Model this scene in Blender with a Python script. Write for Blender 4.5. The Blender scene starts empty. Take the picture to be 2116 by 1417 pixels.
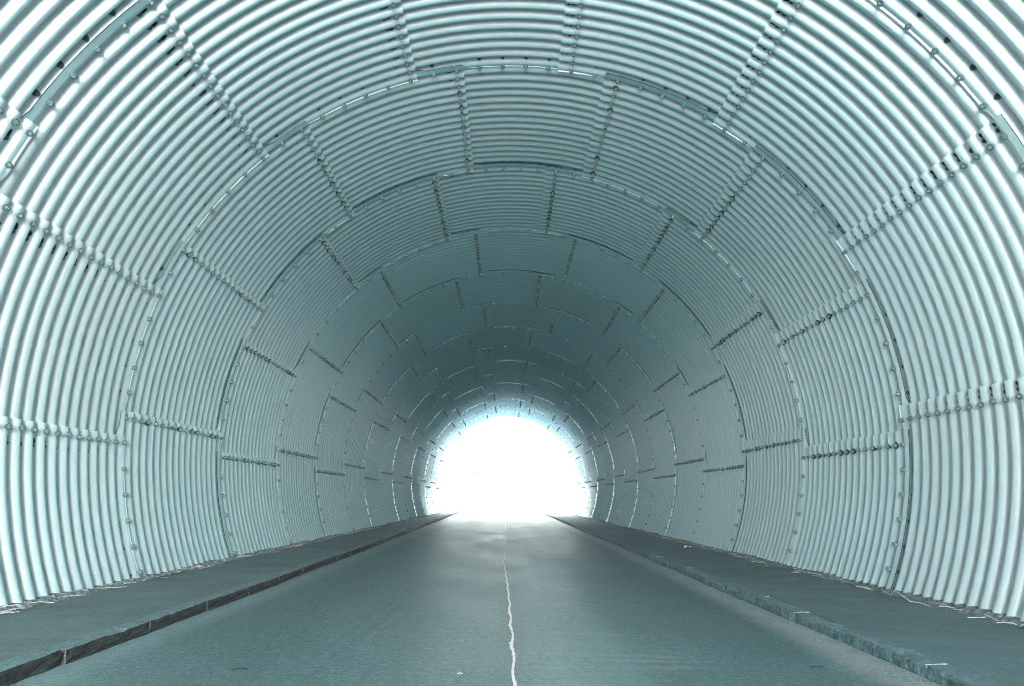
import bpy, bmesh, math, random
import numpy as np
from mathutils import Matrix, Vector, Euler

rad = math.radians
SC = bpy.context.scene
COL = SC.collection

# ------------------------------------------------------------------ camera
CAM_Z = 1.06
cam_d = bpy.data.cameras.new("camera")
cam_d.sensor_width = 36.0
cam_d.lens = 1608.5 / 2116.0 * 36.0
cam_d.clip_start = 0.05
cam_d.clip_end = 6000
cam = bpy.data.objects.new("camera", cam_d)
COL.objects.link(cam)
cam.matrix_world = (Matrix.Translation((0, 0, CAM_Z)) @ Matrix.Rotation(rad(-0.492), 4, 'Z')
                    @ Matrix.Rotation(rad(90 + 11.235), 4, 'X') @ Matrix.Rotation(rad(-0.3375), 4, 'Z'))
SC.camera = cam

# ------------------------------------------------------------------ sky, sun, exposure
SUN_EL, SUN_AZ = 43.0, 160.0           # azimuth clockwise from +Y (the way the camera looks)
w = bpy.data.worlds.new("World")
SC.world = w
w.use_nodes = True
wn, wl = w.node_tree.nodes, w.node_tree.links
sky = wn.new("ShaderNodeTexSky")
sky.sky_type = 'NISHITA'
sky.sun_disc = False
sky.sun_elevation = rad(SUN_EL)
sky.sun_rotation = rad(SUN_AZ)
sky.air_density = 1.0
sky.dust_density = 2.0
sky.ozone_density = 0.6
hs = wn.new("ShaderNodeHueSaturation")
hs.inputs['Saturation'].default_value = 0.35   # thin white overcast
bgn = wn["Background"]
bgn.inputs['Strength'].default_value = 0.115
wl.new(sky.outputs[0], hs.inputs['Color'])
wb = wn.new("ShaderNodeMix"); wb.data_type = 'RGBA'; wb.blend_type = 'MULTIPLY'; wb.inputs[0].default_value = 1.0
wb.inputs[7].default_value = (1.0, 0.865, 0.85, 1)      # warm white balance
wl.new(hs.outputs[0], wb.inputs[6])
wl.new(wb.outputs[2], bgn.inputs['Color'])

sun_d = bpy.data.lights.new("sun", 'SUN')
sun_d.energy = 5.0
sun_d.angle = rad(4)
sun_d.color = (1.0, 0.87, 0.84)
sun = bpy.data.objects.new("sun", sun_d)
COL.objects.link(sun)
sun_dir = Vector((math.sin(rad(SUN_AZ)) * math.cos(rad(SUN_EL)), math.cos(rad(SUN_AZ)) * math.cos(rad(SUN_EL)), math.sin(rad(SUN_EL))))
sun.rotation_euler = sun_dir.to_track_quat('Z', 'Y').to_euler()
sun.location = (0, -30, 40)

SC.view_settings.view_transform = 'Standard'
SC.view_settings.look = 'None'
SC.view_settings.gamma = 1.0
SC.view_settings.use_curve_mapping = False
SC.view_settings.exposure = 7.05
SC.cycles.max_bounces = 14
SC.cycles.diffuse_bounces = 10
SC.cycles.glossy_bounces = 10
SC.cycles.use_denoising = True
SC.cycles.denoising_input_passes = 'RGB_ALBEDO_NORMAL'
SC.cycles.denoising_prefilter = 'NONE'
SC.cycles.use_guiding = True
SC.cycles.use_surface_guiding = True
SC.cycles.guiding_training_samples = 64
SC.cycles.use_adaptive_sampling = False
SC.cycles.sample_clamp_indirect = 0.08
SC.cycles.filter_width = 1.0
# fast global illumination: the many late bounces between the walls become an ambient term with short-range occlusion
SC.cycles.use_fast_gi = True
SC.cycles.fast_gi_method = 'REPLACE'
SC.cycles.ao_bounces = 2
SC.cycles.ao_bounces_render = 2
w.light_settings.ao_factor = 0.04
w.light_settings.distance = 0.5

# ------------------------------------------------------------------ dimensions (metres)
CREST = 0.80                                  # sine wave with slightly narrowed crests
PITCH, DEPTH, PLEN = 0.2, 0.088, 3.2         # corrugation pitch / depth, plate length (16 corrugations)
RAD, X0, ZC = 4.68, 0.112, 1.956             # pipe radius at the crests, axis
RIM = 0.010                                  # plate thickness
LAP = 0.034                                  # radial step of one lap
SEAM1 = 2.923 * PLEN
FIRST, LAST = -5, 15                         # rings
def seam(j): return SEAM1 + (j - 1) * PLEN
Y_NEAR, Y_FAR = seam(FIRST - 1), seam(LAST)
JA = [rad(a) for a in (-92.8, -70.4, -43.5, -16.65, 9.5, 36.1, 63.2, 90.0)]
JB = [rad(a) for a in (-89.1, -62.5, -35.8, -9.05, 17.2, 43.7, 70.6, 93.6)]
PHI_END = rad(119)
def joints(ring): return JA if ring % 2 else JB

XL, XR = -2.70, 2.65                          # kerb faces
def kerb_x(y): return XL - 0.0118 * max(0.0, y - 9.0)     # the left kerb line opens slightly towards the exit
def road_z(x): return 0.07 - 0.0270 * (x + 2.69)
PAV_L, PAV_R = 0.162, 0.012                   # pavement levels by the kerbs
def pav_r_z(x): return PAV_R - 0.010 - 0.020 * max(0.0, x - 2.85)

# ------------------------------------------------------------------ node helpers
class NT:
    def __init__(s, name):
        s.m = bpy.data.materials.new(name); s.m.use_nodes = True
        s.n, s.l = s.m.node_tree.nodes, s.m.node_tree.links
        s.b = s.n["Principled BSDF"]
        s.out = s.n["Material Output"]
    def new(s, t, **kw):
        x = s.n.new(t)
        for k, v in kw.items():
            if k in x.inputs: x.inputs[k].default_value = v
            else: setattr(x, k, v)
        return x
    def link(s, a, b): s.l.new(a, b)
    def pos(s):
        return s.new("ShaderNodeNewGeometry").outputs['Position']
    def mapping(s, vec, scale=(1, 1, 1), loc=(0, 0, 0)):
        m = s.new("ShaderNodeMapping"); m.inputs['Scale'].default_value = scale; m.inputs['Location'].default_value = loc
        s.link(vec, m.inputs['Vector']); return m.outputs[0]
    def noise(s, vec, scale, detail=3.0, rough=0.55):
        x = s.new("ShaderNodeTexNoise"); x.inputs['Scale'].default_value = scale
        x.inputs['Detail'].default_value = detail; x.inputs['Roughness'].default_value = rough
        s.link(vec, x.inputs['Vector']); return x.outputs['Fac']
    def ramp(s, fac, lo, hi, a=0.0, b=1.0, smooth=False):
        x = s.new("ShaderNodeMapRange"); x.clamp = True
        if smooth: x.interpolation_type = 'SMOOTHSTEP'
        x.inputs['From Min'].default_value = lo; x.inputs['From Max'].default_value = hi
        x.inputs['To Min'].default_value = a; x.inputs['To Max'].default_value = b
        s.link(fac, x.inputs['Value']); return x.outputs[0]
    def math(s, op, a, b=None):
        x = s.new("ShaderNodeMath"); x.operation = op
        for i, v in enumerate((a, b)):
            if v is None: continue
            if isinstance(v, (int, float)): x.inputs[i].default_value = v
            else: s.link(v, x.inputs[i])
        return x.outputs[0]
    def mix(s, fac, a, b):
        x = s.new("ShaderNodeMix"); x.data_type = 'RGBA'
        for i, v in ((0, fac), (6, a), (7, b)):
            if isinstance(v, (int, float)): x.inputs[i].default_value = v
            elif isinstance(v, tuple): x.inputs[i].default_value = (*v, 1)
            else: s.link(v, x.inputs[i])
        return x.outputs[2]
    def bump(s, h, strength, dist):
        x = s.new("ShaderNodeBump"); x.inputs['Strength'].default_value = strength; x.inputs['Distance'].default_value = dist
        s.link(h, x.inputs['Height']); s.link(x.outputs[0], s.b.inputs['Normal'])
    def col(s, c):
        if isinstance(c, tuple): s.b.inputs['Base Color'].default_value = (*c, 1)
        else: s.link(c, s.b.inputs['Base Color'])
    def rough(s, r):
        if isinstance(r, (int, float)): s.b.inputs['Roughness'].default_value = r
        else: s.link(r, s.b.inputs['Roughness'])

def tone(g):
    """the blue-green monochrome of the place for an albedo g"""
    return (g * min(1.0, 0.29 + 0.85 * g), g, min(1.0, g * (1.0 + 0.14 * math.exp(-4 * g))))

# ------------------------------------------------------------------ materials
def mat_steel():
    t = NT("zinc_coated_steel")
    p = t.pos()
    mid = t.noise(t.mapping(p, (1, 2.5, 1)), 4.0, 4, 0.65)
    c = t.mix(t.ramp(mid, 0.35, 0.62), STEEL_A, STEEL_B)
    c = t.mix(t.ramp(mid, 0.60, 0.80, 0, 0.45), c, STEEL_C)
    # cobweb flecks, scuffs and tar specks
    fl = t.noise(t.mapping(p, (1, 2.2, 1), (3, 1, 7)), 17.0, 4, 0.7)
    c = t.mix(t.ramp(fl, 0.655, 0.72, 0, 0.8), c, tone(0.05))
    # every plate weathered a little differently
    oi = t.new("ShaderNodeObjectInfo")
    c = t.mix(t.ramp(oi.outputs['Random'], 0, 1, 0.0, 0.30), c, tone(0.10))
    # road splash in the lowest half metre
    sep = t.new("ShaderNodeSeparateXYZ"); t.link(p, sep.inputs[0])
    splash = t.math('MULTIPLY', t.ramp(sep.outputs['Z'], 0.05, 0.55, 1, 0), t.ramp(fl, 0.47, 0.64))
    c = t.mix(t.math('MULTIPLY', splash, 0.75), c, tone(0.10))
    t.col(c)
    t.rough(t.ramp(mid, 0.3, 0.7, 0.36, 0.50))
    t.b.inputs['Specular IOR Level'].default_value = 0.3
    # bare zinc shine over the bluish oxide skin
    g = t.new("ShaderNodeBsdfGlossy"); g.inputs['Color'].default_value = (*STEEL_SHINE, 1)
    t.link(t.ramp(mid, 0.3, 0.7, STEEL_R0, STEEL_R1), g.inputs['Roughness'])
    mx = t.new("ShaderNodeMixShader"); mx.inputs[0].default_value = STEEL_METAL
    t.link(t.b.outputs[0], mx.inputs[1]); t.link(g.outputs[0], mx.inputs[2]); t.link(mx.outputs[0], t.out.inputs['Surface'])
    return t.m

STEEL_A, STEEL_B, STEEL_C = (0.135, 0.31, 0.335), (0.12, 0.285, 0.31), (0.085, 0.23, 0.255)
STEEL_METAL, STEEL_SHINE, STEEL_R0, STEEL_R1 = 0.50, (0.885, 0.95, 0.958), 0.32, 0.34

def mat_simple(name, c, rough=0.7, nscale=20.0, var=0.35, bump=0.4, bdist=0.01, metal=0.0):
    t = NT(name); p = t.pos()
    n = t.noise(p, nscale, 5, 0.65)
    lo = tuple(x * (1 - var) for x in c); hi = tuple(min(1, x * (1 + var)) for x in c)
    t.col(t.mix(t.ramp(n, 0.3, 0.7), lo, hi)); t.rough(rough)
    t.b.inputs['Metallic'].default_value = metal
    t.bump(t.noise(p, nscale * 2, 4, 0.6), bump, bdist)
    return t.m

def mat_road():
    t = NT("worn_asphalt"); p = t.pos()
    sep = t.new("ShaderNodeSeparateXYZ"); t.link(p, sep.inputs[0]); X, Y = sep.outputs['X'], sep.outputs['Y']
    grain = t.noise(p, 70.0, 4, 0.8)
    patch = t.noise(t.mapping(p, (1.0, 0.35, 1)), 1.1, 5, 0.6)
    c = t.mix(t.ramp(patch, 0.3, 0.72), tone(0.095), tone(0.15))
    # polished wheel lanes and the dark oily strips near the kerbs
    def band(center, wid, src=X):
        d = t.math('ABSOLUTE', t.math('SUBTRACT', src, center))
        return t.ramp(d, wid * 0.35, wid, 1, 0, True)
    wob = t.math('ADD', X, t.math('MULTIPLY', t.math('SUBTRACT', t.noise(t.mapping(p, (0.2, 0.18, 1)), 1.0, 2), 0.5), 0.35))
    c = t.mix(t.math('MULTIPLY', band(-1.9, 0.55, wob), 0.55), c, tone(0.10))
    c = t.mix(t.math('MULTIPLY', band(1.75, 0.55, wob), 0.5), c, tone(0.11))
    c = t.mix(t.math('MULTIPLY', band(0.55, 0.5, wob), 0.4), c, tone(0.27))
    # dust washed against the right kerb foot, paler
    dust = t.math('MULTIPLY', t.ramp(wob, 2.15, 2.5, 0, 1, True), t.ramp(t.noise(p, 5.0, 4), 0.25, 0.6, 0.55, 1))
    c = t.mix(t.math('MULTIPLY', dust, 0.6), c, (0.34, 0.39, 0.385))
    dust2 = t.math('MULTIPLY', t.ramp(wob, -2.62, -2.35, 1, 0, True), 0.55)
    c = t.mix(dust2, c, tone(0.30))
    # tyre streaks drifting to the middle on the left
    line = t.math('SUBTRACT', X, t.math('MULTIPLY', Y, 0.0390))
    for cx in (-1.50, -1.37):
        st = t.math('MULTIPLY', band(cx, 0.045, line), t.ramp(t.noise(p, 9, 4), 0.3, 0.6, 0.15, 0.5))
        c = t.mix(t.math('MULTIPLY', st, t.ramp(Y, 13, 22, 1, 0)), c, tone(0.09))
    # transverse scuffs of the right lane
    sc = t.noise(t.mapping(p, (0.35, 5.0, 1)), 1.6, 4, 0.6)
    c = t.mix(t.math('MULTIPLY', t.ramp(sc, 0.56, 0.70), t.math('MULTIPLY', band(0.75, 0.85), 0.28)), c, (0.36, 0.40, 0.40))
    # aggregate grain
    c = t.mix(t.ramp(grain, 0.54, 0.70, 0, 0.75), c, tone(0.42))
    c = t.mix(t.ramp(grain, 0.32, 0.46, 0.75, 0), c, tone(0.05))
    blot = t.noise(p, 19.0, 5, 0.75)
    c = t.mix(t.ramp(blot, 0.52, 0.70, 0, 0.5), c, tone(0.30))
    c = t.mix(t.ramp(blot, 0.34, 0.47, 0.5, 0), c, tone(0.07))
    t.col(c)
    t.rough(t.ramp(patch, 0.3, 0.7, 0.50, 0.64))
    t.b.inputs['Specular IOR Level'].default_value = 0.5
    t.bump(grain, 0.5, 0.006)
    return t.m

def mat_pavement():
    t = NT("pavement_asphalt"); p = t.pos()
    grain = t.noise(p, 80.0, 3, 0.7)
    patch = t.noise(p, 1.6, 5, 0.6)
    damp = t.noise(t.mapping(p, (0.5, 0.8, 1), (2, 5, 0)), 0.9, 4, 0.6)
    c = t.mix(t.ramp(patch, 0.3, 0.72), tone(0.105), tone(0.165))
    c = t.mix(t.ramp(damp, 0.54, 0.68, 0, 0.55), c, tone(0.06))
    blot = t.noise(p, 22.0, 5, 0.75)
    c = t.mix(t.ramp(blot, 0.34, 0.47, 0.55, 0), c, tone(0.05))
    c = t.mix(t.ramp(blot, 0.54, 0.70, 0, 0.4), c, tone(0.28))
    c = t.mix(t.ramp(grain, 0.58, 0.74, 0, 0.5), c, tone(0.25))
    c = t.mix(t.ramp(grain, 0.30, 0.42, 0.55, 0), c, tone(0.03))
    v = t.new("ShaderNodeTexVoronoi"); v.inputs['Scale'].default_value = 7.0; t.link(p, v.inputs['Vector'])
    c = t.mix(t.ramp(v.outputs['Distance'], 0.03, 0.06, 0.7, 0), c, tone(0.4))
    t.col(c); t.rough(0.75); t.bump(grain, 0.6, 0.008)
    return t.m

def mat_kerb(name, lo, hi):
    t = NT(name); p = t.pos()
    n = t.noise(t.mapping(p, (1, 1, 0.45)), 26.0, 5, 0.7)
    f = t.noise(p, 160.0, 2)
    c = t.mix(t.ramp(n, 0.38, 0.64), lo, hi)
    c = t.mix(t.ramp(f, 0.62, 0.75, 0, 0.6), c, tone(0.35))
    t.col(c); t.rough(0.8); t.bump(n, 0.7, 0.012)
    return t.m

M = {}
M['steel'] = mat_steel()
M['bolt'] = mat_simple("bolt_steel", (0.07, 0.125, 0.135), 0.5, 60, 0.4, 0.3, 0.003, 0.2)
M['cut_edge'] = mat_simple("shade_cut_edge", tone(0.035), 0.8, 40, 0.5, 0.3, 0.003)  # dark tone paints the shadow lines along the plate laps
M['shade_grime'] = mat_simple("black_shade_grime", tone(0.012), 0.8, 40, 0.5, 0.3, 0.003)  # near-black tone stands in for shade in the lap gaps, plus dirt
M['road'] = mat_road()
M['pave'] = mat_pavement()
M['kerb_l'] = mat_kerb("shaded_granite", tone(0.005), tone(0.022))  # shade on the left kerb face put into the stone colour
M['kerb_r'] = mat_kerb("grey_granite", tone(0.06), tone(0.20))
M['kerb_top'] = mat_kerb("lit_kerb_top", tone(0.11), tone(0.20))  # light falling on the kerb tops put into a paler colour
M['mortar'] = mat_simple("mortar", (0.16, 0.20, 0.20), 0.85, 50, 0.25)
M['paint'] = mat_simple("white_road_paint", (0.62, 0.65, 0.65), 0.6, 45, 0.30, 0.4, 0.004)
M['soil'] = mat_simple("dry_soil", (0.085, 0.14, 0.145), 0.9, 30, 0.55, 0.8, 0.02)
M['straw'] = mat_simple("dry_straw", (0.24, 0.29, 0.285), 0.8, 30, 0.3)
M['gravel'] = mat_simple("pale_grit", tone(0.15), 0.85, 60, 0.4)
M['leaf_dry'] = mat_simple("dead_leaf", tone(0.05), 0.8, 40, 0.3)
M['paper'] = mat_simple("paper_scrap", (0.78, 0.80, 0.80), 0.8, 20, 0.08)
M['grass'] = mat_simple("dry_meadow", (0.30, 0.34, 0.33), 0.9, 2.5, 0.3, 0.5, 0.05)
M['reflector_gravel'] = mat_simple("pale_gravel", (0.34, 0.38, 0.375), 0.9, 9, 0.25, 0.5, 0.02)  # for the sheet added behind the camera to bounce light
M['hill'] = mat_simple("sky_block_slope", (0.040, 0.058, 0.057), 0.9, 0.8, 0.4, 0.6, 0.2)
M['bark'] = mat_simple("bark", (0.14, 0.16, 0.158), 0.9, 12, 0.3)
M['foliage'] = mat_simple("foliage", (0.12, 0.15, 0.145), 0.8, 3, 0.35, 0.1)
M['concrete'] = mat_simple("concrete", tone(0.33), 0.85, 6, 0.2)

# ------------------------------------------------------------------ mesh helpers
def tag(o, label, cat=None, kind=None, group=None):
    o['label'] = label
    if cat: o['category'] = cat
    if kind: o['kind'] = kind
    if group: o['group'] = group
    return o

def make_mesh(name, verts, faces, mat, smooth=False):
    me = bpy.data.meshes.new(name)
    me.from_pydata([tuple(map(float, v)) for v in verts], [], faces)
    if smooth:
        me.polygons.foreach_set('use_smooth', [True] * len(me.polygons))
    me.materials.append(mat)
    me.update()
    return me

def link(name, me, parent=None, loc=(0, 0, 0)):
    o = bpy.data.objects.new(name, me)
    COL.objects.link(o)
    o.location = loc
    if parent: o.parent = parent
    return o

class Batch:
    """collects many copies of small shapes into one mesh"""
    def __init__(s): s.v, s.f, s.n = [], [], 0
    def add(s, verts, faces):
        s.v.append(np.asarray(verts, float)); s.f += [tuple(i + s.n for i in f) for f in faces]; s.n += len(verts)
    def build(s, name, mat, parent=None, smooth=False):
        return link(name, make_mesh(name, np.concatenate(s.v), s.f, mat, smooth), parent)

# ------------------------------------------------------------------ ground, road, pavements
def sheet(name, xs, ys, zf, mat, xf=lambda x, y: x):
    xs, ys = list(xs), list(ys); nx = len(xs)
    v = [(xf(x, y), y, zf(xf(x, y), y)) for y in ys for x in xs]
    f = [(j * nx + i, j * nx + i + 1, (j + 1) * nx + i + 1, (j + 1) * nx + i)
         for j in range(len(ys) - 1) for i in range(nx - 1)]
    return link(name, make_mesh(name, v, f, mat, True))

tag(sheet("ground", (-3000, -200, -20, 20, 200, 3000), (-3000, -200, 0, 60, 200, 3000), lambda x, y: -0.32, M['grass']),
    "open grassy ground lying around and beyond the tunnel", "ground", "structure")

tag(sheet("reflector", (-24, -8, 8, 24), (-70, -40, -20, Y_NEAR + 0.1), lambda x, y: -0.20, M['reflector_gravel']),  # added out of view to bounce light onto the tunnel crown
    "added pale gravel sheet out of view, bouncing light into the tunnel", "reflector", "structure")
def hill_h(x, y):
    # added wooded hollow that screens sky light from the exit; climbs on three sides
    r = math.hypot(max(0.0, abs(x) - 4.0), max(0.0, y - 66.0))
    u = min(1.0, max(0.0, (r - 5.0) / 55.0))
    return -0.45 + 52 * u ** 1.15 + 1.5 * u * math.sin(x * 0.11 + y * 0.07)
tag(sheet("sky_block_hill", list(np.linspace(-200, -72, 9)) + list(np.arange(-68, 69, 4)) + list(np.linspace(72, 200, 9)),
          [Y_FAR + 0.3] + list(np.arange(58, 140, 4)) + [160, 220, 300], hill_h, M['hill']),
    "steep wooded slope added to screen the sky from the tunnel exit", "sky_block_hill", "structure")

def road_h(x, y):
    s = math.sin(y * 0.9 + x) * 0.003 + math.sin(y * 0.31 - 2 * x) * 0.004
    return road_z(x) + s
ys = list(np.arange(-8, 60, 0.5)) + list(range(60, 72, 2))
ys = [-120, -60, -30] + ys
tag(sheet("road", np.linspace(0, 1, 22), ys, road_h, M['road'], lambda u, y: kerb_x(y) - 0.05 + u * (XR - kerb_x(y) + 0.10)),
    "worn asphalt carriageway running straight through the tunnel", "road", "structure")

def pav(name, x_in, x_out, zf, label):
    xs = np.linspace(0, 1, 8)
    rng = random.Random(5)
    o = sheet(name, xs, list(np.arange(-8, 57, 0.4)),
              lambda x, y: zf(x) + 0.006 * math.sin(y * 1.7 + x * 3) + rng.uniform(-0.002, 0.002), M['pave'],
              lambda u, y: x_in(y) + u * (x_out(y) - x_in(y)))
    return tag(o, label, "pavement", "structure")
KW = 0.16                                             # kerb width
pav("pavement_left", lambda y: -4.6, lambda y: kerb_x(y) - KW + 0.01, lambda x: PAV_L - 0.010, "dark asphalt pavement along the left tunnel wall")
pav("pavement_right", lambda y: XR + KW - 0.01, lambda y: 4.75, pav_r_z, "grey asphalt pavement along the right tunnel wall")

# centre line: ragged narrow strip of white paint
def center_line():
    pts = [(0.05, -6), (0.041, 4.78), (0.044, 5.41), (0.046, 6.10), (0.040, 6.75), (0.035, 7.27), (0.031, 8.22), (0.019, 9.47),
           (-0.003, 11.18), (-0.034, 13.09), (-0.052, 13.67), (-0.030, 15.4), (-0.013, 18.54), (-0.027, 20.65), (-0.074, 23.9),
           (-0.036, 28.9), (-0.022, 35.8), (0.001, 40.7), (-0.02, 50), (0.01, 70)]
    P = np.array(pts)
    yy = np.concatenate([np.arange(-6, 20, 0.035), np.arange(20, 70, 0.12)])
    xx = np.interp(yy, P[:, 1], P[:, 0])
    rng = np.random.default_rng(3)
    v, f = [], []
    wl_ = wr_ = 0.02
    for i, (x, y) in enumerate(zip(xx, yy)):
        if rng.random() < 0.5: wl_ = 0.006 + 0.006 * rng.random() + (0.010 if rng.random() < 0.08 else 0)
        if rng.random() < 0.5: wr_ = 0.006 + 0.006 * rng.random()
        x += 0.006 * math.sin(y * 7)
        for q in (x - wl_, x + wr_): v.append((q, y, road_h(q, y) + 0.004))
    n = len(yy)
    for i in range(n - 1):
        f.append((2 * i, 2 * i + 1, 2 * i + 3, 2 * i + 2))
    o = link("road_marking", make_mesh("road_marking", v, f, M['paint']))
    tag(o, "thin ragged white line wandering down the middle of the road", "road marking", "structure")
center_line()

# ------------------------------------------------------------------ kerbs of rough stones
def kerb_stone_mesh(name, ln, h, side, mat, seed):
    """local: x 0 = face (towards the road), extends to -side*... ; y 0..ln ; z 0..h (top)"""
    rng = np.random.default_rng(seed)
    ny, nz, nx = 14, 5, 3
    v, f = [], []
    zt = h
    jut = rng.normal(0, 0.0055, (ny + 1, nz + 1))
    jut = (jut + np.roll(jut, 1, 0)) * 0.75
    top_w = rng.normal(0, 0.002, (ny + 1, nx + 1))
    yy = np.linspace(0.004, ln - 0.004, ny + 1)
    def F(i, k):
        e = jut[i, k] - (0.008 if k == nz else 0) - (0.006 if i in (0, ny) else 0)
        return (e, yy[i], -0.12 + (zt + 0.12) * k / nz - (0.004 * abs(rng.normal()) if k == nz else 0))
    for i in range(ny + 1):
        for k in range(nz + 1): v.append(F(i, k))
    for i in range(ny):
        for k in range(nz):
            a = i * (nz + 1) + k
            f.append((a, a + nz + 1, a + nz + 2, a + 1))
    # top
    base = len(v)
    for i in range(ny + 1):
        for k in range(nx + 1):
            if k == 0:
                p = v[i * (nz + 1) + nz]; v.append(p)
            else:
                v.append((-KW * k / nx, yy[i], zt + top_w[i, k]))
    for i in range(ny):
        for k in range(nx):
            a = base + i * (nx + 1) + k
            f.append((a, a + nx + 1, a + nx + 2, a + 1))
    # ends
    for i in (0, ny):
        b = len(v)
        a = i * (nz + 1)
        v += [v[a], v[a + nz], (-KW, yy[i], zt), (-KW, yy[i], -0.12)]
        f.append((b, b + 1, b + 2, b + 3) if i == 0 else (b + 3, b + 2, b + 1, b))
    ntop0 = ny * nz; ntop1 = ntop0 + ny * nx
    vv = np.array(v)
    if side > 0:      # stones on the right of the road: mirror
        vv[:, 0] *= -1; f = [tuple(reversed(q)) for q in f]
    me = make_mesh(name, vv, f, mat)
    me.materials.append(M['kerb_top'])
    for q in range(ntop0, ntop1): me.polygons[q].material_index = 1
    return me

def kerb(name, x_face, side, mat, ztop, label, joint0):
    root = bpy.data.objects.new(name, None); COL.objects.link(root)
    root.location = (x_face, 0, 0)
    tag(root, label, "kerb", "structure")
    rng = random.Random(11 if side < 0 else 12)
    lens = [1.15, 1.02, 1.28]
    meshes = {}
    for li, ln in enumerate(lens):
        for s in range(4):
            meshes[(li, s)] = kerb_stone_mesh("kerb_stone", ln, 0.0, side, mat, 40 + li * 7 + s + (100 if side > 0 else 0))
    y = joint0 - 12 * 1.15; k = 0
    mj = make_mesh("mortar_joint", [(side * 0.004, -0.007, -0.1), (side * 0.004, 0.007, -0.1), (side * 0.004, 0.007, -0.006), (side * 0.004, -0.007, -0.006),
                                    (side * KW, -0.007, -0.004), (side * KW, 0.007, -0.004)],
                   [(0, 1, 2, 3), (3, 2, 5, 4)], M['mortar'])
    while y < Y_FAR + 2:
        li = 0 if abs(y - joint0) < 4 else rng.choice((0, 0, 1, 2))
        o = link("kerb_stone", meshes[(li, rng.randrange(4))], root,
                 (rng.uniform(-0.008, 0.008) + (kerb_x(y) - XL if side < 0 else 0), y, ztop + rng.uniform(-0.008, 0.006)))
        o.rotation_euler = (rng.uniform(-0.003, 0.003), 0, rng.uniform(-0.008, 0.008) + (0.0118 if side < 0 and y > 9 else 0))
        y += lens[li] + 0.006
        link("mortar_joint", mj, root, (kerb_x(y) - XL if side < 0 else 0, y - 0.003, ztop))
    return root
kerb("kerb_left", XL, -1, M['kerb_l'], PAV_L, "rough-hewn stone kerb edging the left pavement, its face coloured dark as shade", 7.95)
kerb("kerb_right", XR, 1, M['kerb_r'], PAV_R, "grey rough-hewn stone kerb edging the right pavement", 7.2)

# ------------------------------------------------------------------ the corrugated tunnel
tunnel = bpy.data.objects.new("corrugated_tunnel", None)
COL.objects.link(tunnel)
tunnel.location = (X0, 0, ZC)
tag(tunnel, "round road tunnel of pale corrugated steel plates bolted ring by ring", "tunnel")

ARC = rad(26.6)
EDGE_L, HID_L = 0.09 / RAD, 0.19 / RAD        # lap edges beside a joint, left side
EDGE_R, HID_R = 0.18 / RAD, 0.10 / RAD
def plate_spans(js):
    """[(phi_start, phi_end, level(phi))] for the nine plates of a ring, left foot to right foot; level > 0 lies outside"""
    out = []
    for i in range(9):
        if i < 4:                               # left side: the upper edge lies inside the next plate
            lo = -PHI_END if i == 0 else js[i - 1] - HID_L
            hi = js[i] + EDGE_L
            out.append((lo, hi, lambda p, u=hi: -0.5 * LAP + LAP * min(1.15, (u - p) / ARC)))
        elif i == 4:
            lo, hi = js[3] - HID_L, js[4] + HID_R
            out.append((lo, hi, lambda p, a=lo, b=hi: LAP * (0.55 - 0.40 * (p - a) / (b - a))))
        else:
            lo = js[i - 1] - EDGE_R
            hi = PHI_END if i == 8 else js[i] + HID_R
            out.append((lo, hi, lambda p, u=lo: -0.5 * LAP + LAP * min(1.15, (p - u) / ARC)))
    return out
SPANS = {1: plate_spans(JA), 0: plate_spans(JB)}
OVER = 0.078                                    # plates run past the seam crest
def surf_r(y):
    u = abs(2 * ((y / PITCH + 0.5) % 1.0 - 0.5))      # 0 on a crest, 1 in a valley
    return RAD + DEPTH * (0.5 - 0.5 * math.cos(math.pi * u)) ** CREST
def pt(phi, y, r): return (r * math.sin(phi), y, r * math.cos(phi))

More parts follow.
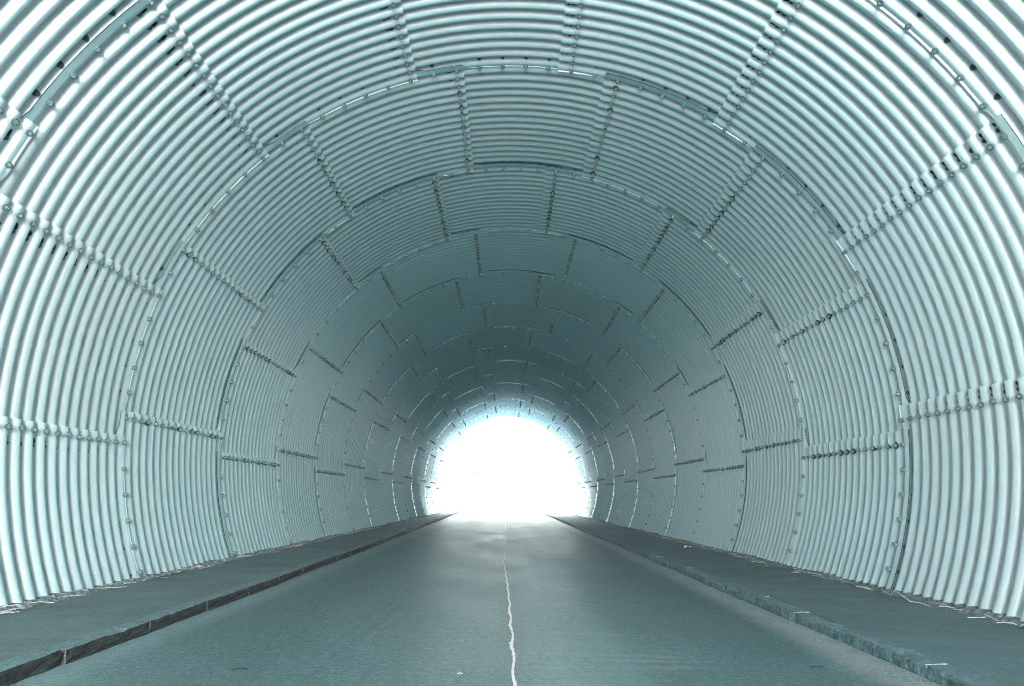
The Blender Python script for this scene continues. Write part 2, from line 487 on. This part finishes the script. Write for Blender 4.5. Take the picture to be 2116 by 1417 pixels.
LIP = 0.30                                      # a lapping plate's free lip keeps near the crest level
def ring_level(par, p):
    return min(lev(p) for lo, hi, lev in SPANS[par] if lo <= p <= hi)
def plate_mesh(lo, hi, level, seg, seed, par):
    rng = np.random.default_rng(seed)
    ys = set()
    for c in range(17):                          # even angular steps round every crest
        for q in range(seg + 1):
            y = c * PITCH + 0.5 * PITCH * math.sin(math.pi * (q / seg - 0.5))
            if -OVER < y < PLEN + OVER: ys.add(round(y, 5))
    ys = sorted(ys | {-OVER, PLEN + OVER})
    nphi = max(6, int((hi - lo) / rad(2.0)))
    ph = np.linspace(lo, hi, nphi + 1)
    amp = rng.normal(0, 1, 6)
    v, f = [], []
    ny = len(ys)
    def R(p, y):
        # sheets are never quite true: slow waves plus a few slight kinks at the free ends
        wv = 0.0035 * (amp[0] * math.sin(3.1 * y / PLEN + 5 * p + amp[1]) + amp[2] * math.sin(9 * p + 2.3 * y + amp[3]))
        h = surf_r(y) - RAD
        if (y < 0 or y > PLEN) and level(p) < ring_level(1 - par, min(max(p, -PHI_END), PHI_END)): h *= LIP
        return RAD + h + level(p) + wv * 0.25
    for p in ph:
        for y in ys: v.append(pt(p, y, R(p, y)))
    n1 = nphi + 1
    for i in range(nphi):
        for j in range(ny - 1):
            a = i * ny + j
            f.append((a, a + ny, a + ny + 1, a + 1))
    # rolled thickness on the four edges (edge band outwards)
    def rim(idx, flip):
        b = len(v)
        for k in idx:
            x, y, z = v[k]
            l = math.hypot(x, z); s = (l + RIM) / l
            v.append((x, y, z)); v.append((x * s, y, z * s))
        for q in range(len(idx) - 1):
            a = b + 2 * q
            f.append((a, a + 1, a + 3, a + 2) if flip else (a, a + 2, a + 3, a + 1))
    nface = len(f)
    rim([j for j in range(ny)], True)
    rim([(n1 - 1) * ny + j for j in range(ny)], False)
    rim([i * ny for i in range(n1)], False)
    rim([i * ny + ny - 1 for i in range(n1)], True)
    me = make_mesh("steel_plate", v, f, M['steel'], True)
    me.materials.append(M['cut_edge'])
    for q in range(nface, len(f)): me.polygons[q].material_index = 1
    return me

plates = {}
mesh_cache = {}
for ring in range(FIRST, LAST + 1):
    par = ring % 2
    seg = 14
    for i, (lo, hi, lev) in enumerate(SPANS[par]):
        key = (par, i, seg)
        if key not in mesh_cache:
            mesh_cache[key] = plate_mesh(lo, hi, lev, seg, 17 * i + par * 5 + seg, par)
        plates[(ring, i)] = link("steel_plate", mesh_cache[key], tunnel, (0, seam(ring - 1), 0))

# bolts: hexagon nut on a washer with the stud end showing
def bolt_shape():
    v, f = [], []
    def ringv(r, z, n, a0=0.0): 
        b = len(v); v.extend((r * math.cos(a0 + 2 * math.pi * k / n), r * math.sin(a0 + 2 * math.pi * k / n), z) for k in range(n)); return b
    def wall(a, b, n): f.extend((a + k, a + (k + 1) % n, b + (k + 1) % n, b + k) for k in range(n))
    n = 8
    a = ringv(0.030, -0.012, n); b = ringv(0.030, 0.005, n); wall(a, b, n); f.append(tuple(range(b, b + n)))
    a = ringv(0.025, 0.005, 6); b = ringv(0.025, 0.022, 6); c = ringv(0.019, 0.028, 6); wall(a, b, 6); wall(b, c, 6); f.append(tuple(range(c, c + 6)))
    a = ringv(0.011, 0.028, 6, 0.3); b = ringv(0.010, 0.037, 6, 0.3); wall(a, b, 6); f.append(tuple(range(b, b + 6)))
    return np.array(v), f
BV, BF = bolt_shape()
bolt_me = make_mesh("bolt", BV, BF, M['bolt'])

bolt_spots = []                                 # (ring, plate, phi, y, r, twist)
brng = random.Random(21)
def add_bolt(ring, plate, phi, y, r):
    bolt_spots.append((ring, plate, phi, y, r, brng.uniform(0, 6.28), brng.uniform(-0.12, 0.12), brng.uniform(-0.12, 0.12)))
for ring in range(FIRST, LAST + 1):
    y0 = seam(ring - 1)
    js = joints(ring)
    for k, ph in enumerate(js):
        left = k < 4
        for c in range(17):
            add_bolt(ring, k if left else k + 1, ph + brng.uniform(-.001, .001), y0 + c * PITCH, RAD - 0.5 * LAP)
            if c < 16:
                pv = ph - 0.135 / RAD if left else ph - 0.085 / RAD
                add_bolt(ring, k if left else k + 1, pv, y0 + (c + 0.5) * PITCH, RAD + DEPTH - 0.5 * LAP)
    # along the ring seam at the far end of this ring
    if ring < LAST:
        both = sorted(list(js) + list(joints(ring + 1)))
        edges = [-PHI_END] + both + [PHI_END]
        for a, b in zip(edges[:-1], edges[1:]):
            n = max(1, round((b - a) * RAD / 0.30))
            for q in range(1, n) if a != -PHI_END else range(0, n):
                ph = a + (b - a) * q / n
                if abs(ph) > rad(114): continue
                plate = sum(1 for j in js if j < ph)
                add_bolt(ring, plate, ph, y0 + PLEN, RAD - 0.5 * LAP + 0.004)
                add_bolt(ring, plate, ph, y0 + PLEN - 0.5 * PITCH, RAD + DEPTH - 0.4 * LAP)

cam_inv = cam.matrix_world.inverted()
FPX = 1608.5
def px_size(s):
    ring, plate, phi, y, r = s[:5]
    p = Vector((X0 + r * math.sin(phi), y, ZC + r * math.cos(phi)))
    q = cam_inv @ p
    if q.z > -0.3 or p.z < 0.02: return 0
    u, v_ = FPX * q.x / -q.z, FPX * q.y / -q.z
    if abs(u) > 1058 or abs(v_) > 708: return 0
    # valley bolts hide behind the crests
    return (0.6 if r > RAD + 0.02 else 1.0) / -q.z
order = sorted(range(len(bolt_spots)), key=lambda i: -px_size(bolt_spots[i]))
single = set(order[:300])
def bolt_matrix(s, origin):
    ring, plate, phi, y, r, tw, a, b = s
    # local z of the bolt points to the pipe's axis
    zax = Vector((-math.sin(phi), 0, -math.cos(phi))); yax = Vector((0, 1, 0)); xax = yax.cross(zax)
    R = Matrix((xax, yax, zax)).transposed().to_4x4()
    p = Vector((r * math.sin(phi), y, r * math.cos(phi))) - origin
    return Matrix.Translation(p) @ R @ Euler((a, b, tw)).to_matrix().to_4x4()
rest = Batch()
for i, s in enumerate(bolt_spots):
    if i in single:
        pl = plates[(s[0], s[1])]
        o = bpy.data.objects.new("bolt", bolt_me); COL.objects.link(o)
        o.parent = pl
        o.matrix_local = bolt_matrix(s, Vector(pl.location))
    else:
        m = np.array(bolt_matrix(s, Vector((0, 0, 0))))
        rest.add(BV @ m[:3, :3].T + m[:3, 3], BF)
ro = rest.build("bolts", M['bolt'], tunnel); ro['kind'] = "stuff"

# lap-gap shade and dirt painted as black patches beside the valley bolts
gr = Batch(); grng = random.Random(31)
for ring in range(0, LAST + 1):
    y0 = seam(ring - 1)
    for k, ph in enumerate(joints(ring)):
        left = k < 4
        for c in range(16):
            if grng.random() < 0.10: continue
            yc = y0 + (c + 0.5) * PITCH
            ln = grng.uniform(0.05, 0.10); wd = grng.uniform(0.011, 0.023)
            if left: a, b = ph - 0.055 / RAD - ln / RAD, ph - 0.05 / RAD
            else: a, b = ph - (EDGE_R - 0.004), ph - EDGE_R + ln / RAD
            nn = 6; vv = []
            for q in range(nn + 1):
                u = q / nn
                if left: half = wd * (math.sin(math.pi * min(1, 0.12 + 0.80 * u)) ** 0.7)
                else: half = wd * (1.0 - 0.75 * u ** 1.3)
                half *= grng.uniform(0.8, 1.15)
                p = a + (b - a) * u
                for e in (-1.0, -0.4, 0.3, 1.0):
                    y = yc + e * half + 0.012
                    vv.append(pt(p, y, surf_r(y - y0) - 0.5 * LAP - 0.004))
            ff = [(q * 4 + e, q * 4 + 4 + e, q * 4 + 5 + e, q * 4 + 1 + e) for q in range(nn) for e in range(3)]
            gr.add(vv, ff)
            if ring >= 2 and grng.random() < min(0.9, 0.25 * ring):      # bolt shade and dirt painted round the crest bolts
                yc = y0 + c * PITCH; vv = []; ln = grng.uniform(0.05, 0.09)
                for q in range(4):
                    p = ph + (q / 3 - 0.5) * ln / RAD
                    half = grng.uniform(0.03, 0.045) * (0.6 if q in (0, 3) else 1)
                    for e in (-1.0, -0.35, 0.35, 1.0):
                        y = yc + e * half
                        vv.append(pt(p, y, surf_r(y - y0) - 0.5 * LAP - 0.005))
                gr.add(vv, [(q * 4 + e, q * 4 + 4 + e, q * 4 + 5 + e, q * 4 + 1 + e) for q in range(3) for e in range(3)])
go = gr.build("shade_grime", M['shade_grime'], tunnel); go['kind'] = "stuff"; go['label'] = "black patches of gap shade and dirt painted round the joint bolts"

# ------------------------------------------------------------------ embankment over the pipe
def embankment():
    v, f = [], []
    n = 48
    phs = np.linspace(-rad(122), rad(122), n + 1)
    ya, yb = Y_NEAR + 0.15, Y_FAR - 0.15
    for p in phs:
        s, c = math.sin(p), math.cos(p)
        ri = RAD + 0.16
        ro = min(45 / max(1e-6, abs(s)), 16.0 / c if c > 0.355 else 45)  # top raised so its shadow covers the ground beyond the exit
        for (y, r) in ((ya, ri), (ya, ro), (yb, ro), (yb, ri)):
            z = max(-0.9, ZC + r * c)
            v.append((X0 + r * s, y, z))
    for i in range(n):
        a = 4 * i; b = a + 4
        f += [(a, b, b + 1, a + 1), (a + 1, b + 1, b + 2, a + 2), (a + 2, b + 2, b + 3, a + 3), (a + 3, b + 3, b, a)]
    o = link("embankment", make_mesh("embankment", v, f, M['grass']))
    tag(o, "earth embankment that the tunnel passes through", "embankment", "structure")
embankment()

# ------------------------------------------------------------------ loose matter at the wall feet and kerbs
def foot_x(side, z):
    return X0 + side * math.sqrt((RAD + 0.01) ** 2 - (z - ZC) ** 2)
def soil_bank(name, side, zp, label):
    rng = np.random.default_rng(70 + side)
    b = Batch()
    ys = np.arange(1.5, Y_FAR, 0.05)
    hgt = np.convolve(rng.random(len(ys) + 12), np.ones(6) / 6, 'valid')[:len(ys)]
    lump = np.clip(np.convolve(rng.random(len(ys) + 30), np.ones(16) / 16, 'valid')[:len(ys)] * 2.6 - 0.75, 0.15, 1)
    v = []
    for y, h, l in zip(ys, hgt, lump):
        xf = foot_x(side, zp)
        wd = 0.03 + 0.09 * l * (0.5 + h)
        for t, zz in ((0.06, 0.030), (-0.2, 0.028), (-0.55, 0.014), (-1.0, -0.012)):
            q = rng.normal(0, 0.006)
            v.append((xf + side * (t * wd if t < 0 else 0.08) + q, y + rng.normal(0, 0.008), zp + zz * (0.35 + l) * (0.6 + h) + q))
    n = len(ys)
    f = [(4 * i + k, 4 * i + 4 + k, 4 * i + 5 + k, 4 * i + 1 + k) for i in range(n - 1) for k in range(3)]
    if side > 0: f = [tuple(reversed(q)) for q in f]
    b.add(v, f)
    o = b.build(name, M['soil'])
    tag(o, label, "soil", "stuff")
soil_bank("soil", -1, PAV_L, "crumbled pale soil gathered at the foot of the left tunnel wall")
soil_bank("soil", 1, -0.017, "crumbled grey soil gathered at the foot of the right tunnel wall")

def straw(side, zf, n, seed, label):
    rng = random.Random(seed); b = Batch()
    for i in range(n):
        y = 3.5 + 22 * rng.random() ** 1.6
        clump = 0.5 + 0.5 * math.sin(y * 2.1 + seed) * math.sin(y * 0.77)
        if rng.random() > 0.25 + 0.75 * clump: continue
        z0 = zf(4.0)
        x = foot_x(side, z0) - side * abs(rng.gauss(0.02, 0.09))
        z0 = zf(abs(x)) + 0.008 + 0.035 * max(0, 1 - abs(x - foot_x(side, z0)) / 0.12) * rng.random()
        ln = rng.uniform(0.06, 0.26); an = rng.gauss(math.pi / 2, 0.8); tilt = rng.gauss(0, 0.12)
        wd = rng.uniform(0.0025, 0.006)
        d = Vector((math.cos(an), math.sin(an), tilt)); nrm = Vector((-math.sin(an), math.cos(an), 0)) * wd
        p = Vector((x, y, z0)); q = p + d * ln; q.z = max(q.z, z0 - 0.004); m = (p + q) / 2 + Vector((0, 0, 0.012 * rng.random()))
        up = Vector((0, 0, 0.004))
        vv = [p - nrm, p + nrm, m - nrm, m + nrm, q - nrm * .4, q + nrm * .4, p + up, m + up, q + up]
        b.add(vv, [(0, 6, 7, 2), (6, 1, 3, 7), (2, 7, 8, 4), (7, 3, 5, 8)])
    o = b.build("straw", M['straw'])
    tag(o, label, "straw", "stuff")
straw(-1, lambda x: PAV_L, 260, 4, "dry straw and stalks lying along the left wall foot")
straw(1, pav_r_z, 300, 9, "dry straw and stalks lying along the right wall foot")

def pebble_shape(rng):
    v = [(0, 0, 1), (1, 0, 0), (.3, 1, 0), (-.9, .5, 0), (-.7, -.7, 0), (.4, -.9, 0)]
    v = np.array(v) * [rng.uniform(.7, 1.2), rng.uniform(.7, 1.2), rng.uniform(.5, .9)]
    return v, [(0, 1, 2), (0, 2, 3), (0, 3, 4), (0, 4, 5), (0, 5, 1)]
def gravel(side, n, seed, label):
    rng = random.Random(seed); b = Batch()
    for i in range(n):
        y = 3.5 + 24 * rng.random() ** 1.5
        d = abs(rng.gauss(0, 0.10 if side > 0 else 0.06)) + 0.012
        if rng.random() < 0.12: d += rng.random() * 0.5
        x = (XR - d) if side > 0 else (kerb_x(y) + d)
        s = rng.uniform(0.002, 0.0055) * (1.6 if rng.random() < 0.05 else 1)
        v, f = pebble_shape(rng); a = rng.random() * 6.28
        c, sn = math.cos(a), math.sin(a)
        v = v * s @ np.array([[c, sn, 0], [-sn, c, 0], [0, 0, 1]]) + [x, y, road_h(x, y) - 0.0005]
        b.add(v, f)
    o = b.build("gravel", M['gravel'])
    tag(o, label, "gravel", "stuff")
gravel(1, 5200, 2, "pale grit swept against the foot of the right kerb")
gravel(-1, 700, 3, "scattered grit at the foot of the left kerb")

# ------------------------------------------------------------------ leaves and scraps
def dead_leaf(name, x, y, z, ln, wd, an, mat, label, cat, curl=0.004):
    n = 6; v = []; f = []
    for i in range(n + 1):
        u = i / n; hw = wd * math.sin(math.pi * (0.06 + 0.9 * u)) ** 0.8
        zz = curl * math.sin(math.pi * u) + 0.003
        v += [(ln * (u - .5), -hw, zz + curl * .5), (ln * (u - .5), 0, zz), (ln * (u - .5), hw, zz + curl * .6)]
    k = len(v)
    v += [(a, b, c - 0.0015) for a, b, c in v]
    for i in range(n):
        for e in range(2):
            a = 3 * i + e
            f.append((a, a + 3, a + 4, a + 1)); f.append((k + a, k + a + 1, k + a + 4, k + a + 3))
    o = link(name, make_mesh(name, v, f, mat, True), None, (x, y, z))
    o.rotation_euler = (0, 0, an)
    tag(o, label, cat)
def RZ(x, y): return road_h(x, y) + 0.002
dead_leaf("dead_leaf", -1.63, 5.07, RZ(-1.63, 5.07), 0.09, 0.010, 0.25, M['leaf_dry'], "dark curled leaf lying on the road near the left kerb", "leaf")
dead_leaf("dead_leaf", 2.07, 5.49, RZ(2.07, 5.49), 0.08, 0.007, -0.2, M['leaf_dry'], "thin dark leaf lying alone on the road near the right kerb", "leaf")
dead_leaf("paper_scrap", -0.287, 5.05, RZ(-.287, 5.05), 0.035, 0.007, 0.1, M['paper'], "tiny white paper scrap on the road beside the centre line", "paper scrap")
dead_leaf("paper_scrap", 3.89, 17.2, pav_r_z(3.89) + 0.006, 0.16, 0.06, 0.4, M['paper'], "crumpled white paper lying on the right pavement by the wall", "paper scrap", 0.03)

# ------------------------------------------------------------------ trees far beyond the exit
def tree(x, y, h, spread, seed, label, name="tree", group=None, leaves=900):
    rng = random.Random(seed)
    root = bpy.data.objects.new(name, None); COL.objects.link(root); root.location = (x, y, hill_h(x, y))
    tag(root, label, "tree" if name == "tree" else "shrub", None, group)
    b = Batch()
    def limb(p, q, r0, r1):
        d = (q - p).normalized(); a = d.orthogonal().normalized(); c = d.cross(a); n = 6
        vv = [tuple(o_ + (a * math.cos(k * 2 * math.pi / n) + c * math.sin(k * 2 * math.pi / n)) * r) for o_, r in ((p, r0), (q, r1)) for k in range(n)]
        b.add(vv, [(k, (k + 1) % n, n + (k + 1) % n, n + k) for k in range(n)])
    top = Vector((rng.uniform(-.4, .4), 0, h * 0.75))
    limb(Vector((0, 0, -0.3)), top, 0.035 * h, 0.01 * h)
    tips = [top]
    for i in range(9):
        t = 0.25 + 0.65 * rng.random(); p = top * t
        an = rng.random() * 6.28; l = spread * rng.uniform(.5, .95)
        q = p + Vector((math.cos(an) * l, math.sin(an) * l, l * rng.uniform(.3, .9)))
        q.z = min(q.z, h * .95)
        limb(p, q, 0.012 * h, 0.004 * h); tips += [q, (p + q) / 2]
    b.build("trunk", M['bark'], root)
    c = Batch()
    for i in range(leaves):
        t = rng.choice(tips); s = spread * 0.34
        p = t + Vector((rng.gauss(0, s), rng.gauss(0, s), rng.gauss(0, s * .8)))
        if p.z < 0.15: p.z = 0.15 + rng.random() * .5
        a = Vector((rng.gauss(0, 1), rng.gauss(0, 1), rng.gauss(0, 1))).normalized(); o_ = a.orthogonal().normalized(); l = rng.uniform(.03, .075)
        c.add([tuple(p - a * l), tuple(p + o_ * l * .6), tuple(p + a * l), tuple(p - o_ * l * .6)], [(0, 1, 2, 3)])
    c.build("crown", M['foliage'], root)
tree(3.4, 77, 5.0, 1.2, 1, "tall loose tree standing beyond the tunnel exit", leaves=4500)
for i, (x, h, s) in enumerate(((-7.5, 4.2, 1.7), (-4.6, 5.2, 2.0), (-1.8, 4.6, 1.7), (1.0, 5.4, 1.9), (3.4, 6.4, 2.1), (9.0, 4.6, 1.8))):
    tree(x * 0.42, 76.5 + 0.9 * (i % 3), h * 0.36, s * 0.42, 20 + i, "low bushy shrub in the hedge row far beyond the exit", "shrub", "hedge row beyond the exit", 2600)
